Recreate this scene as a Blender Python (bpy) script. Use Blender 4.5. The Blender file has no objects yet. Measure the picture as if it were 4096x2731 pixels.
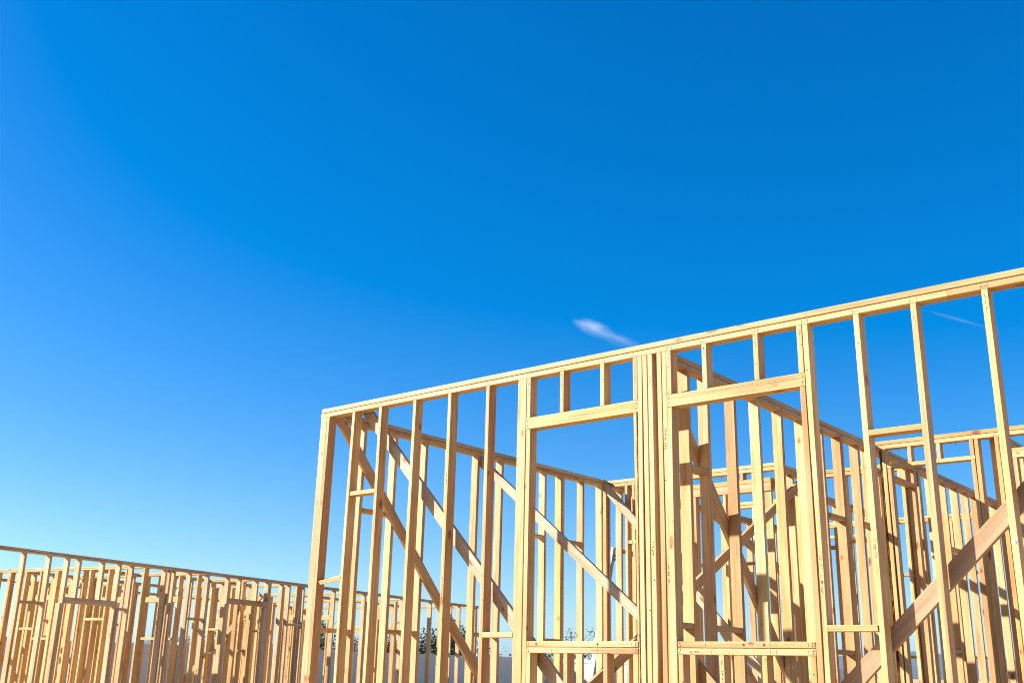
import bpy, bmesh, math, random
from mathutils import Vector, Matrix
random.seed(7)
S = bpy.context.scene
C = S.collection
H = 1.35                      # eye height above the ground; all heights below are given relative to the eye
# ------------------------------------------------------------------ camera numbers
F_PX, PITCH, ROLL, AZ, AZL = 4170.36, 0.304365908, 0.0234507117, -0.694292142, -0.486288898
TURN = AZL - AZ               # left house is turned against the near one


def cam2world(x, y, z):
    """point given to the right of / ahead of / above the eye -> world (axes along the near house)"""
    return Vector((x * math.cos(AZ) + y * math.sin(AZ), -x * math.sin(AZ) + y * math.cos(AZ), z + H))


# ------------------------------------------------------------------ materials
def new_mat(name):
    m = bpy.data.materials.new(name)
    m.use_nodes = True
    nt = m.node_tree
    return m, nt, nt.nodes['Principled BSDF']


def N(nt, t, **kw):
    n = nt.nodes.new(t)
    for k, v in kw.items():
        if k.startswith('i_'):
            n.inputs[k[2:].replace('_', ' ')].default_value = v
        else:
            setattr(n, k, v)
    return n


def ramp(nt, stops, interp='LINEAR'):
    r = nt.nodes.new('ShaderNodeValToRGB')
    cr = r.color_ramp
    cr.interpolation = interp
    while len(cr.elements) < len(stops):
        cr.elements.new(0.5)
    for e, (p, c) in zip(cr.elements, stops):
        e.position = p
        e.color = c if len(c) == 4 else (*c, 1)
    return r


def lumber(name, tones, grain=0.8, knots=True):
    """sawn softwood: local X runs along the board"""
    m, nt, b = new_mat(name)
    L = nt.links.new
    tc = N(nt, 'ShaderNodeTexCoord')
    oi = N(nt, 'ShaderNodeObjectInfo')
    mul = N(nt, 'ShaderNodeMath', operation='MULTIPLY')
    mul.inputs[1].default_value = 97.0
    L(oi.outputs['Random'], mul.inputs[0])
    off = N(nt, 'ShaderNodeVectorMath', operation='ADD')
    L(tc.outputs['Object'], off.inputs[0])
    L(mul.outputs[0], off.inputs[1])
    tone = ramp(nt, [(i / (len(tones) - 1), t) for i, t in enumerate(tones)])
    L(oi.outputs['Random'], tone.inputs[0])
    # long grain streaks
    mp = N(nt, 'ShaderNodeMapping')
    mp.inputs['Scale'].default_value = (0.9, 30, 30)
    L(off.outputs[0], mp.inputs[0])
    n1 = N(nt, 'ShaderNodeTexNoise')
    n1.inputs['Scale'].default_value = 2.2
    n1.inputs['Detail'].default_value = 6
    n1.inputs['Roughness'].default_value = 0.62
    n1.inputs['Distortion'].default_value = 0.35
    L(mp.outputs[0], n1.inputs['Vector'])
    gr = ramp(nt, [(0.30, (0.60, 0.44, 0.30)), (0.47, (0.90, 0.84, 0.76)), (0.62, (1, 1, 1)), (0.8, (1.06, 1.05, 1.02))])
    L(n1.outputs['Fac'], gr.inputs[0])
    mix1 = N(nt, 'ShaderNodeMix', data_type='RGBA', blend_type='MULTIPLY')
    mix1.inputs[0].default_value = grain
    L(tone.outputs[0], mix1.inputs[6])
    L(gr.outputs[0], mix1.inputs[7])
    # heartwood bands / stain patches
    mp2 = N(nt, 'ShaderNodeMapping')
    mp2.inputs['Scale'].default_value = (0.8, 7, 7)
    L(off.outputs[0], mp2.inputs[0])
    n2 = N(nt, 'ShaderNodeTexNoise')
    n2.inputs['Scale'].default_value = 1.6
    n2.inputs['Detail'].default_value = 3
    L(mp2.outputs[0], n2.inputs['Vector'])
    hr = ramp(nt, [(0.30, (1.06, 1.08, 1.10)), (0.44, (1, 1, 1)), (0.57, (0.92, 0.82, 0.73)), (0.72, (0.76, 0.60, 0.48))])
    L(n2.outputs['Fac'], hr.inputs[0])
    mix2 = N(nt, 'ShaderNodeMix', data_type='RGBA', blend_type='MULTIPLY')
    mix2.inputs[0].default_value = 0.9
    L(mix1.outputs[2], mix2.inputs[6])
    L(hr.outputs[0], mix2.inputs[7])
    out = mix2
    if knots:
        mp3 = N(nt, 'ShaderNodeMapping')
        mp3.inputs['Scale'].default_value = (5.0, 10.0, 10.0)
        L(off.outputs[0], mp3.inputs[0])
        nd = N(nt, 'ShaderNodeTexNoise')
        nd.inputs['Scale'].default_value = 3.0
        L(mp3.outputs[0], nd.inputs['Vector'])
        ad = N(nt, 'ShaderNodeMix', data_type='RGBA', blend_type='ADD')
        ad.inputs[0].default_value = 0.12
        L(mp3.outputs[0], ad.inputs[6])
        L(nd.outputs['Color'], ad.inputs[7])
        vo = N(nt, 'ShaderNodeTexVoronoi')
        vo.inputs['Scale'].default_value = 0.8
        L(ad.outputs[2], vo.inputs['Vector'])
        sep = N(nt, 'ShaderNodeSeparateColor')
        L(vo.outputs['Color'], sep.inputs[0])
        # only some cells carry a knot, and of different size
        sz = N(nt, 'ShaderNodeMapRange')
        sz.inputs['From Min'].default_value = 0.30
        sz.inputs['From Max'].default_value = 1.0
        sz.inputs['To Min'].default_value = 0.0
        sz.inputs['To Max'].default_value = 0.26
        L(sep.outputs[0], sz.inputs['Value'])
        dv = N(nt, 'ShaderNodeMath', operation='DIVIDE')
        L(vo.outputs['Distance'], dv.inputs[0])
        mx = N(nt, 'ShaderNodeMath', operation='MAXIMUM')
        mx.inputs[1].default_value = 0.001
        L(sz.outputs[0], mx.inputs[0])
        L(mx.outputs[0], dv.inputs[1])
        kr = ramp(nt, [(0.0, (0.22, 0.12, 0.06)), (0.30, (0.45, 0.27, 0.15)), (0.50, (0.62, 0.42, 0.26)), (0.62, (0.45, 0.27, 0.14)), (0.72, (0.85, 0.70, 0.54)), (1.0, (1, 1, 1))])
        L(dv.outputs[0], kr.inputs[0])
        mix3 = N(nt, 'ShaderNodeMix', data_type='RGBA', blend_type='MULTIPLY')
        mix3.inputs[0].default_value = 0.95
        L(mix2.outputs[2], mix3.inputs[6])
        L(kr.outputs[0], mix3.inputs[7])
        out = mix3
    mp4 = N(nt, 'ShaderNodeMapping')
    mp4.inputs['Scale'].default_value = (0.55, 26, 26)
    L(off.outputs[0], mp4.inputs[0])
    n4 = N(nt, 'ShaderNodeTexNoise')
    n4.inputs['Scale'].default_value = 2.0
    n4.inputs['Detail'].default_value = 2
    L(mp4.outputs[0], n4.inputs['Vector'])
    cr4 = ramp(nt, [(0.235, (0.30, 0.19, 0.11)), (0.275, (1, 1, 1))])
    L(n4.outputs['Fac'], cr4.inputs[0])
    mix4 = N(nt, 'ShaderNodeMix', data_type='RGBA', blend_type='MULTIPLY')
    mix4.inputs[0].default_value = 0.85
    L(out.outputs[2], mix4.inputs[6])
    L(cr4.outputs[0], mix4.inputs[7])
    out = mix4
    L(out.outputs[2], b.inputs['Base Color'])
    b.inputs['Roughness'].default_value = 0.62
    b.inputs['Specular IOR Level'].default_value = 0.3
    bp = N(nt, 'ShaderNodeBump')
    bp.inputs['Strength'].default_value = 0.25
    bp.inputs['Distance'].default_value = 0.002
    L(n1.outputs['Fac'], bp.inputs['Height'])
    L(bp.outputs[0], b.inputs['Normal'])
    return m


WOOD_TONES = [(0.469, 0.305, 0.135), (0.541, 0.408, 0.209), (0.428, 0.251, 0.121), (0.500, 0.343, 0.166), (0.362, 0.214, 0.093), (0.530, 0.395, 0.186), (0.459, 0.270, 0.153), (0.479, 0.319, 0.116), (0.393, 0.228, 0.104), (0.520, 0.368, 0.186), (0.439, 0.291, 0.153), (0.551, 0.423, 0.219), (0.484, 0.324, 0.140)]
WOOD = lumber('sawn_fir', WOOD_TONES)
GREYWOOD = lumber('grey_weathered_fir', [(0.400, 0.324, 0.232), (0.368, 0.304, 0.224)], 0.8)
WOOD_FAR = lumber('sawn_fir_orange', [(0.542, 0.364, 0.160), (0.571, 0.412, 0.187), (0.493, 0.306, 0.122), (0.580, 0.422, 0.197)])
WOOD_PALE = lumber('sawn_fir_pale', [(0.538, 0.412, 0.256), (0.502, 0.375, 0.229), (0.556, 0.429, 0.265), (0.511, 0.358, 0.203)])
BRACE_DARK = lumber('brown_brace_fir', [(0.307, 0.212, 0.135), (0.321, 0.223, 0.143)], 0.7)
BRACE = lumber('brace_fir', [(0.440, 0.291, 0.144), (0.416, 0.279, 0.141), (0.456, 0.308, 0.152)], 0.7)


def flat(name, col, rough=0.7, noise=None, scale=8.0, metal=0.0):
    m, nt, b = new_mat(name)
    b.inputs['Roughness'].default_value = rough
    b.inputs['Metallic'].default_value = metal
    if noise:
        tc = N(nt, 'ShaderNodeTexCoord')
        n = N(nt, 'ShaderNodeTexNoise')
        n.inputs['Scale'].default_value = scale
        n.inputs['Detail'].default_value = 6
        nt.links.new(tc.outputs['Object'], n.inputs['Vector'])
        r = ramp(nt, [(0.3, col), (0.7, noise)])
        nt.links.new(n.outputs['Fac'], r.inputs[0])
        nt.links.new(r.outputs[0], b.inputs['Base Color'])
    else:
        b.inputs['Base Color'].default_value = (*col, 1)
    return m


INK = flat('lumber_ink', (0.055, 0.045, 0.04), 0.8)
BARK = flat('bark', (0.045, 0.022, 0.010), 0.95, (0.17, 0.085, 0.03), 45)
CONCRETE = flat('dusty_concrete', (0.34, 0.23, 0.10), 0.9, (0.44, 0.31, 0.15), 5)
DIRT = flat('graded_dirt', (0.31, 0.195, 0.07), 0.95, (0.42, 0.275, 0.11), 0.6)
VINYL = flat('white_vinyl', (0.54, 0.50, 0.44), 0.5, (0.60, 0.56, 0.50), 1.5)
STEEL = flat('grey_blue_steel', (0.15, 0.22, 0.27), 0.5, (0.21, 0.29, 0.34), 4)
STEELD = flat('dark_steel', (0.06, 0.09, 0.12), 0.55)
RUBBER = flat('rubber', (0.03, 0.03, 0.03), 0.9)
GALV = flat('galvanised_steel', (0.55, 0.56, 0.57), 0.35, (0.66, 0.67, 0.68), 30, 0.6)
GREENPAINT = flat('green_coated_steel', (0.02, 0.16, 0.09), 0.5)
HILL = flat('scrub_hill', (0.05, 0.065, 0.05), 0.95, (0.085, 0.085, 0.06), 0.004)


# ------------------------------------------------------------------ mesh helpers
def link(name, bm, mats, parent=None, smooth=False):
    me = bpy.data.meshes.new(name)
    bm.to_mesh(me)
    bm.free()
    for m in (mats if isinstance(mats, (list, tuple)) else [mats]):
        me.materials.append(m)
    if smooth:
        for p in me.polygons:
            p.use_smooth = True
    o = bpy.data.objects.new(name, me)
    C.objects.link(o)
    if parent:
        o.parent = parent
    return o


def empty(name, loc=(0, 0, 0), rz=0.0, parent=None):
    o = bpy.data.objects.new(name, None)
    o.empty_display_size = 0.2
    C.objects.link(o)
    o.location = loc
    o.rotation_euler = (0, 0, rz)
    if parent:
        o.parent = parent
    return o


def tag(o, label, cat, group=None, kind=None):
    o['label'] = label
    o['category'] = cat
    if group:
        o['group'] = group
    if kind:
        o['kind'] = kind
    return o


def box(bm, x0, x1, y0, y1, z0, z1, mi=0):
    vs = [bm.verts.new((x, y, z)) for x in (x0, x1) for y in (y0, y1) for z in (z0, z1)]
    for f in ((0, 1, 3, 2), (4, 6, 7, 5), (0, 4, 5, 1), (2, 3, 7, 6), (0, 2, 6, 4), (1, 5, 7, 3)):
        fc = bm.faces.new([vs[i] for i in f])
        fc.material_index = mi
    return vs


def board_mesh(L, a, b, bow=True, wobble=0.0):
    """sawn board centred on the origin: length L on X, a on Y, b on Z, eased edges, slight crook and bow"""
    bm = bmesh.new()
    n = max(1, min(8, int(L / 0.45)))
    e = min(0.0032, a * 0.1, b * 0.1)
    ring = [(-a / 2 + e, -b / 2), (a / 2 - e, -b / 2), (a / 2, -b / 2 + e), (a / 2, b / 2 - e), (a / 2 - e, b / 2), (-a / 2 + e, b / 2), (-a / 2, b / 2 - e), (-a / 2, -b / 2 + e)]
    by = random.uniform(-1, 1) * (0.006 if bow else 0) * min(1, L / 2)
    bz = random.uniform(-1, 1) * (0.006 if bow else 0) * min(1, L / 2)
    rows = []
    for i in range(n + 1):
        t = i / n
        s = math.sin(math.pi * t)
        rows.append([bm.verts.new((-L / 2 + L * t, y + by * s, z + bz * s)) for y, z in ring])
    for i in range(n):
        for k in range(8):
            bm.faces.new((rows[i][k], rows[i][(k + 1) % 8], rows[i + 1][(k + 1) % 8], rows[i + 1][k]))
    bm.faces.new(rows[0][::-1])
    bm.faces.new(rows[-1])
    bmesh.ops.recalc_face_normals(bm, faces=bm.faces)
    return bm


class Wall:
    """one framed wall; its pieces are given in the house's own axes (u, v, z)"""

    def __init__(self, house, base, mat, label=None):
        self.house, self.mat = house, mat
        self.upright = False
        hb = house['_base']
        self.o = empty('wall_frame', (base[0] - hb[0], base[1] - hb[1], base[2] + H), 0, house)
        self.base = Vector(base)
        if label:
            self.o['label'] = label

    def piece(self, name, p0, p1, a, b, yax, mat=None, bow=True, marks=None, tilt=True):
        """board from p0 to p1; a = size along yax (made square to the board), b = size along the third axis"""
        p0, p1 = Vector(p0), Vector(p1)
        d = (p1 - p0)
        L = d.length
        x = d.normalized()
        y = Vector(yax)
        y = (y - x * y.dot(x)).normalized()
        z = x.cross(y)
        bm = board_mesh(L, a, b, bow)
        if marks:
            marks(bm, L, a, b)
        o = link(name, bm, [mat or self.mat, INK], self.o)
        R = Matrix((x, y, z)).transposed().to_4x4()
        if tilt and bow:
            R = R @ Matrix.Rotation(random.gauss(0, 0.012), 4, 'X')
        o.matrix_local = Matrix.Translation((p0 + p1) / 2 - self.base) @ R
        return o

    # wall along X: pieces are boxes in u, front/back faces in v
    def bx(self, name, u0, u1, v0, v1, z0, z1, mat=None, **k):
        du, dv, dz = u1 - u0, v1 - v0, z1 - z0
        c = ((u0 + u1) / 2, (v0 + v1) / 2, (z0 + z1) / 2)
        if dz >= du and dz >= dv:
            if self.upright and 'marks' not in k:
                k['marks'] = upright_marks
            return self.piece(name, (c[0], c[1], z0), (c[0], c[1], z1), du, dv, (1, 0, 0), mat, **k)
        if du >= dv:
            return self.piece(name, (u0, c[1], c[2]), (u1, c[1], c[2]), dv, dz, (0, 1, 0), mat, **k)
        return self.piece(name, (c[0], v0, c[2]), (c[0], v1, c[2]), du, dz, (1, 0, 0), mat, **k)


ZT, ZU = 2.284, 2.2           # top and underside of the near house's double top plates
ZS = -0.78                    # its slab
LZT, LZU, LZS = 1.405, 1.354, -1.04


def plates(w, axis, a0, a1, b0, b1, zu, zt, zs, seams=(), marks_at=(), face=-1, lap0=0.0, lap1=0.0):
    """double top plate and a bottom plate. axis 'u' or 'v'; a = span, b = thickness"""
    h = (zt - zu - 0.004) / 2

    def run(name, s0, s1, z0, z1, mk=None, k=0.0):
        o = w.bx(name, s0, s1, b0 + k, b1 + k, z0, z1, bow=False, marks=mk) if axis == 'u' else \
            w.bx(name, b0 + k, b1 + k, s0, s1, z0, z1, bow=False, marks=mk)
        return o
    cuts = [a0 + lap0] + list(seams) + [a1 - lap1]
    for s0, s1 in zip(cuts[:-1], cuts[1:]):
        run('top_plate', s0 + 0.001, s1 - 0.001, zu + h + 0.004, zt, None, random.uniform(-0.003, 0.003))
    cuts = [a0] + [s + 0.9 for s in seams if s + 0.9 < a1 - 0.5] + [a1]
    for s0, s1 in zip(cuts[:-1], cuts[1:]):
        def mk(bm, L, a, b, s0=s0, s1=s1):
            # pencilled stud marks and a grade stamp on the plate's face
            mid = (s0 + s1) / 2
            for m in marks_at:
                if s0 + 0.05 < m < s1 - 0.05:
                    for dx in (-0.021, 0.021):
                        x = m - mid + dx
                        ys = face * a / 2
                        box(bm, x - 0.0012, x + 0.0012, min(ys, ys + face * 0.0008), max(ys, ys + face * 0.0008), -b * 0.36, b * 0.30, 1)
                    x = m - mid
                    for q in range(3):
                        xx = x - 0.011 + q * 0.009
                        box(bm, xx, xx + random.uniform(0.003, 0.006), min(ys, ys + face * 0.0008), max(ys, ys + face * 0.0008), -b * 0.12 + random.uniform(-0.003, 0.003), -b * 0.12 + random.uniform(0.003, 0.008), 1)
        run('top_plate', s0 + 0.001, s1 - 0.001, zu, zu + h, mk if marks_at else None)
    run('bottom_plate', a0, a1, zs, zs + 0.038)


def nail_marks(n=2):
    def mk(bm, L, a, b):
        pass
    return mk


def house(name, base_uv, turn, label, cat):
    c, s = math.cos(turn), math.sin(turn)
    u, v = base_uv
    o = empty(name, (u * c - v * s, u * s + v * c, 0), turn)
    o['_base'] = (u, v)
    tag(o, label, cat, 'timber house frames under construction')
    return o


SW, SD = 0.038, 0.089
near = house('house_frame', (-3.5, 10.5), 0.0, 'large pale timber house frame with two front window openings, nearest and tallest', 'house frame')

# ---------------------------------------------------------------- near house: front wall
V0, V1 = 6.2, 6.289


def stamp(bm, x, y, r, f):
    vs = [bm.verts.new((x + r * math.cos(t * math.pi / 6), y, f + r * math.sin(t * math.pi / 6))) for t in range(12)]
    fc = bm.faces.new(vs)
    fc.material_index = 1


def sill_marks(stud_x, stamps, lines=()):
    def mk(bm, L, a, b):
        ys = -a / 2 - 0.0006
        for x in stamps:
            stamp(bm, x, ys, b * 0.24, 0.0)
        for x in stud_x:
            for dx in (-0.02, 0.02):
                box(bm, x + dx - 0.0012, x + dx + 0.0012, ys, ys + 0.0004, -b * 0.3, b * 0.3, 1)
            box(bm, x - 0.006, x + 0.006, ys, ys + 0.0004, -0.0008, 0.0008, 1)
        for x0, x1, zz in lines:
            x = x0
            while x < x1:
                w_ = random.uniform(0.004, 0.02)
                box(bm, x, min(x + w_, x1), ys, ys + 0.0004, zz - 0.0011, zz + 0.0011, 1)
                x += w_ + random.uniform(0.003, 0.02)
        for ex in (-L / 2 + 0.016, L / 2 - 0.016):   # nail heads at the ends
            for zz in (-b * 0.2, b * 0.22):
                stamp(bm, ex + random.uniform(-0.003, 0.003), ys, 0.0055, zz)
    return mk


def upright_marks(bm, L, a, b):
    zf = -b / 2 - 0.0005
    for _ in range(random.randint(0, 2)):                       # grade stamp printed along the edge
        x = random.uniform(-L * 0.1, L * 0.46)
        for k in range(random.randint(5, 11)):
            w_ = random.uniform(0.004, 0.012)
            y = random.uniform(-0.002, 0.002)
            if abs(x) < L / 2 - 0.03 and k not in (3, 6):
                box(bm, x, x + w_, y - 0.004, y + random.uniform(0.0, 0.004), zf, zf + 0.0004, 1)
            x += w_ + 0.006
    for _ in range(random.randint(1, 3)):                       # nail heads
        x, y = random.uniform(-L * 0.2, L * 0.48), random.uniform(-a * 0.3, a * 0.3)
        vs = [bm.verts.new((x + 0.005 * math.cos(t), y + 0.005 * math.sin(t), zf)) for t in (0, 1.05, 2.1, 3.14, 4.2, 5.24)]
        bm.faces.new(vs[::-1]).material_index = 1


F = Wall(near, (-3.9, 6.245, ZS), WOOD, 'front wall frame with two window openings, brightly sunlit')
F.upright = True
f_studs = [-7.013, -6.665, -6.2385, -5.8265, -5.405, -2.3255, -1.965, -1.547, -1.14, -0.735, -0.322]
plates(F, 'u', -7.469, -0.30, V0, V1, ZU, ZT, ZS, seams=(-5.62, -2.66), lap0=0.012,
       marks_at=f_studs + [-4.652, -4.278, -3.99, -3.70, -3.42, -3.026, -2.67, -4.98])
for u in f_studs:
    F.bx('stud', u - SW / 2, u + SW / 2, V0, V1, ZS + 0.038, ZU)
# corner: flat board and a stud beside it
F.bx('corner_stud', -7.467, -7.384, V0 + 0.003, V0 + 0.041, ZS + 0.038, ZU)
F.bx('corner_stud', -7.3805, -7.3425, V0, V1, ZS + 0.038, ZU)
# window one
F.bx('king_stud', -5.089, -5.003, V0 + 0.002, V0 + 0.040, ZS + 0.038, ZU)
F.bx('king_stud', -5.089, -5.003, V0 + 0.042, V0 + 0.080, ZS + 0.038, ZU)
F.bx('cripple_stud', -5.000, -4.962, V0 + 0.003, V1, 1.877, ZU)
F.bx('jack_stud', -4.999, -4.958, V0 + 0.003, V1, ZS + 0.038, 1.784)
F.bx('header', -4.999, -3.969, V0, V1, 1.785, 1.876, bow=False, marks=sill_marks([], [], [(-0.1, 0.2, 0.0)]))
F.bx('cripple_stud', -4.672, -4.634, V0, V1, 1.877, ZU)
F.bx('cripple_stud', -4.297, -4.259, V0, V1, 1.877, ZU)
F.bx('cripple_stud', -4.008, -3.970, V0, V1, 1.877, ZU)
F.bx('jack_stud', -4.007, -3.981, V0, V1, ZS + 0.038, 1.784)


F.bx('window_sill', -4.955, -3.996, V0 - 0.001, V1, 0.1605, 0.2005, bow=False, marks=sill_marks([0.452], [-0.39, 0.15], [(0.33, 0.44, 0.0)]))
F.bx('window_sill', -4.957, -3.995, V0, V1, 0.1175, 0.1575, bow=False, marks=sill_marks([-0.23, 0.17, 0.455], [], [(0.09, 0.15, 0.002)]))
for a in (-4.957, -4.621, -4.280, -4.030):
    F.bx('cripple_stud', a, a + 0.0365, V0 + 0.001, V1, ZS + 0.038, 0.1165)
# post where the cross wall meets, between the two windows
for a, dv in ((-3.967, 0.0), (-3.9265, 0.002), (-3.882, 0.0), (-3.8055, 0.001), (-3.7645, 0.003)):
    F.bx('king_stud', a, a + 0.0385, V0 + dv, V1 + dv, ZS + 0.038, ZU)
# window two
F.bx('cripple_stud', -3.723, -3.685, V0, V1, 1.877, ZU)
F.bx('jack_stud', -3.723, -3.685, V0, V1, ZS + 0.038, 1.784)
F.bx('header', -3.7225, -2.692, V0, V1, 1.785, 1.876, bow=False, marks=sill_marks([], [], [(-0.2, 0.45, 0.020), (0.05, 0.5, 0.012)]))
F.bx('cripple_stud', -3.438, -3.400, V0, V1, 1.877, ZU)
F.bx('cripple_stud', -3.045, -3.007, V0, V1, 1.877, ZU)
F.bx('cripple_stud', -2.731, -2.693, V0, V1, 1.877, ZU)
F.bx('jack_stud', -2.731, -2.692, V0, V1, ZS + 0.038, 1.784)
F.bx('king_stud', -2.689, -2.651, V0, V1, ZS + 0.038, ZU)
F.bx('window_sill', -3.683, -2.734, V0 - 0.001, V1, 0.1605, 0.2005, bow=False, marks=sill_marks([-0.25, 0.2, 0.45], [0.0, 0.14], [(-0.2, -0.03, 0.0), (0.04, 0.13, 0.0), (0.28, 0.34, 0.002)]))
F.bx('window_sill', -3.684, -2.733, V0, V1, 0.1175, 0.1575, bow=False, marks=sill_marks([-0.25, 0.2, 0.45], [], [(-0.15, -0.03, 0.0)]))
for a in (-3.683, -3.385, -3.090, -2.772):
    F.bx('cripple_stud', a, a + 0.037, V0 + 0.001, V1, ZS + 0.038, 0.1165)
# fire blocks
F.bx('fire_block', -6.993, -6.685, V0 + 0.001, V1 - 0.002, 1.435, 1.473, bow=False)
F.piece('fire_block', (-7.342, 6.255, 0.705), (-7.034, 6.235, 0.735), 0.089, 0.036, (0, 1, 0.35), bow=False)
F.bx('fire_block', -5.385, -5.091, V0 - 0.002, V1 - 0.004, 0.225, 0.265, bow=False)
F.bx('fire_block', -2.650, -2.346, V0 - 0.001, V1 - 0.002, 0.258, 0.296, bow=False)
F.bx('fire_block', -2.306, -1.985, V0 + 0.001, V1 - 0.002, 1.410, 1.447, bow=False)
# braces nailed to the back of the front wall
vb = 6.312
F.piece('diagonal_brace', (-6.985, vb + 0.019, 2.236), (-4.10, vb + 0.019, -0.775), 0.098, 0.038, (0.7, 0, 0.7), GREYWOOD)
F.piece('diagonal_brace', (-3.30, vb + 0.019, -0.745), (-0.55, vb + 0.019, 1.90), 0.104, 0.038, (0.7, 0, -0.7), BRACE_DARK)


def bark_strip(w, u, v0, v1, z0, z1, amp=0.009):
    """ragged bark left on a board's edge"""
    bm = bmesh.new()
    n = 60
    rows = []
    for i in range(n + 1):
        z = z0 + (z1 - z0) * i / n
        d = random.uniform(0.25, 1.0) * amp
        g = random.uniform(-0.5, 1) * amp * 0.3
        rows.append([bm.verts.new((u - 0.004, v0 + g, z)), bm.verts.new((u + d, v0 + 0.004 + g, z)), bm.verts.new((u + d, v1, z)), bm.verts.new((u - 0.004, v1, z))])
    for i in range(n):
        for k in range(4):
            bm.faces.new((rows[i][k], rows[i][(k + 1) % 4], rows[i + 1][(k + 1) % 4], rows[i + 1][k]))
    bm.faces.new(rows[0][::-1])
    bm.faces.new(rows[-1])
    bmesh.ops.recalc_face_normals(bm, faces=bm.faces)
    for vtx in bm.verts:
        vtx.co -= w.base
    return link('bark_edge', bm, BARK, w.o)


# the base of a wall is at slab height, so bark uses the same (u, v, z) axes
bark_strip(F, -3.978, 6.201, 6.27, -0.70, 1.783, 0.0105)


# ---------------------------------------------------------------- near house: other walls
def wall_v(h, mat, u0, u1, v0, v1, studs, zu=ZU, zt=ZT, zs=ZS, seams=(), lab=None, lap0=0.0, lap1=0.0, marks=True):
    w = Wall(h, ((u0 + u1) / 2, (v0 + v1) / 2, zs), mat, lab)
    plates(w, 'v', v0, v1, u0, u1, zu, zt, zs, seams, [s for s in studs] if marks else (), 1, lap0, lap1)
    for s in studs:
        d = random.uniform(-0.002, 0.002)
        w.bx('stud', u0 + d, u1 + d, s - SW / 2, s + SW / 2, zs + 0.038, zu)
    return w


def wall_u(h, mat, u0, u1, v0, v1, studs, zu=ZU, zt=ZT, zs=ZS, seams=(), lab=None, lap0=0.0, lap1=0.0, marks=True):
    w = Wall(h, ((u0 + u1) / 2, (v0 + v1) / 2, zs), mat, lab)
    plates(w, 'u', u0, u1, v0, v1, zu, zt, zs, seams, [s for s in studs] if marks else (), -1, lap0, lap1)
    for s in studs:
        d = random.uniform(-0.002, 0.002)
        w.bx('stud', s - SW / 2, s + SW / 2, v0 + d, v1 + d, zs + 0.038, zu)
    return w


VR = 15.70                                          # back wall of the near house
s_studs = [6.70, 7.122, 7.552, 7.93, 8.355, 8.76, 9.12, 9.537, 9.852, 9.892, 10.29, 10.69, 11.14, 11.455, 11.86, 12.27, 12.67, 13.08, 13.49, 13.89, 14.30, 14.70, 15.11, 15.52]
Sw = wall_v(near, WOOD, -7.469, -7.38, 6.2905, VR, s_studs, seams=(9.3, 12.6), lab='left side wall frame, its inner face in shade')
for a, b, z in ((6.72, 7.10, 1.405), (9.14, 9.515, 1.453), (9.915, 10.27, 1.45), (6.31, 6.68, 0.295), (7.14, 7.53, 0.315), (8.375, 8.74, 0.335), (9.556, 9.83, 0.32), (11.16, 11.43, 1.45), (12.29, 12.65, 1.46), (13.1, 13.46, 1.45), (14.32, 14.68, 1.46), (11.88, 12.25, 0.32), (12.69, 13.06, 0.32)):
    Sw.bx('fire_block', -7.467, -7.382, a, b, z - 0.019, z + 0.019, bow=False)
Sw.bx('corner_stud', -7.467, -7.382, 10.775, 10.812, ZS + 0.038, ZU)
Sw.bx('corner_stud', -7.469, -7.380, 10.83, 10.868, ZS + 0.038, ZU)
# let-in style brace on the inner face, kicker across the room, braces further back
Sw.piece('diagonal_brace', (-7.360, 6.30, 2.25), (-7.360, 9.02, -0.70), 0.098, 0.038, (0, 0.7, 0.7), BRACE)
Sw.piece('diagonal_brace', (-7.44, 8.395, 2.185), (-4.02, 8.395, -0.60), 0.093, 0.038, (0.6, 0, 0.78), GREYWOOD)
Sw.piece('diagonal_brace', (-7.360, 13.25, 2.27), (-7.360, 15.65, 1.55), 0.14, 0.038, (0, 0.4, 0.9), BRACE)
Sw.piece('diagonal_brace', (-7.355, 12.40, 1.55), (-7.355, 15.1, -0.6), 0.14, 0.038, (0, 0.7, 0.7), BRACE)

b_studs = [-7.10, -6.997, -6.56]
B = wall_u(near, WOOD, -7.379, -5.08, 10.80, 10.889, b_studs, lab='back wall frame of the front room, sunlit')
for u in (-6.147, -5.754, -5.35):
    B.bx('stud', u - SW / 2, u + SW / 2, 10.80, 10.889, ZS + 0.038, 1.9745)
B.bx('header', -6.54, -5.172, 10.80, 10.889, 1.976, 2.070, bow=False)
B.bx('header', -6.54, -5.172, 10.80, 10.889, 2.0725, 2.121, bow=False)
for u in (-6.32, -5.5265):
    B.bx('cripple_stud', u - SW / 2, u + SW / 2, 10.799, 10.887, 2.1215, ZU)
B.bx('fire_block', -7.077, -7.017, 10.801, 10.885, 1.491, 1.529, bow=False)
B.bx('fire_block', -6.977, -6.58, 10.801, 10.885, 1.49, 1.528, bow=False)
B.piece('diagonal_brace', (-7.43, 10.735, 2.27), (-4.90, 10.735, -0.46), 0.10, 0.038, (0.7, 0, 0.7), GREYWOOD)

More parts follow.
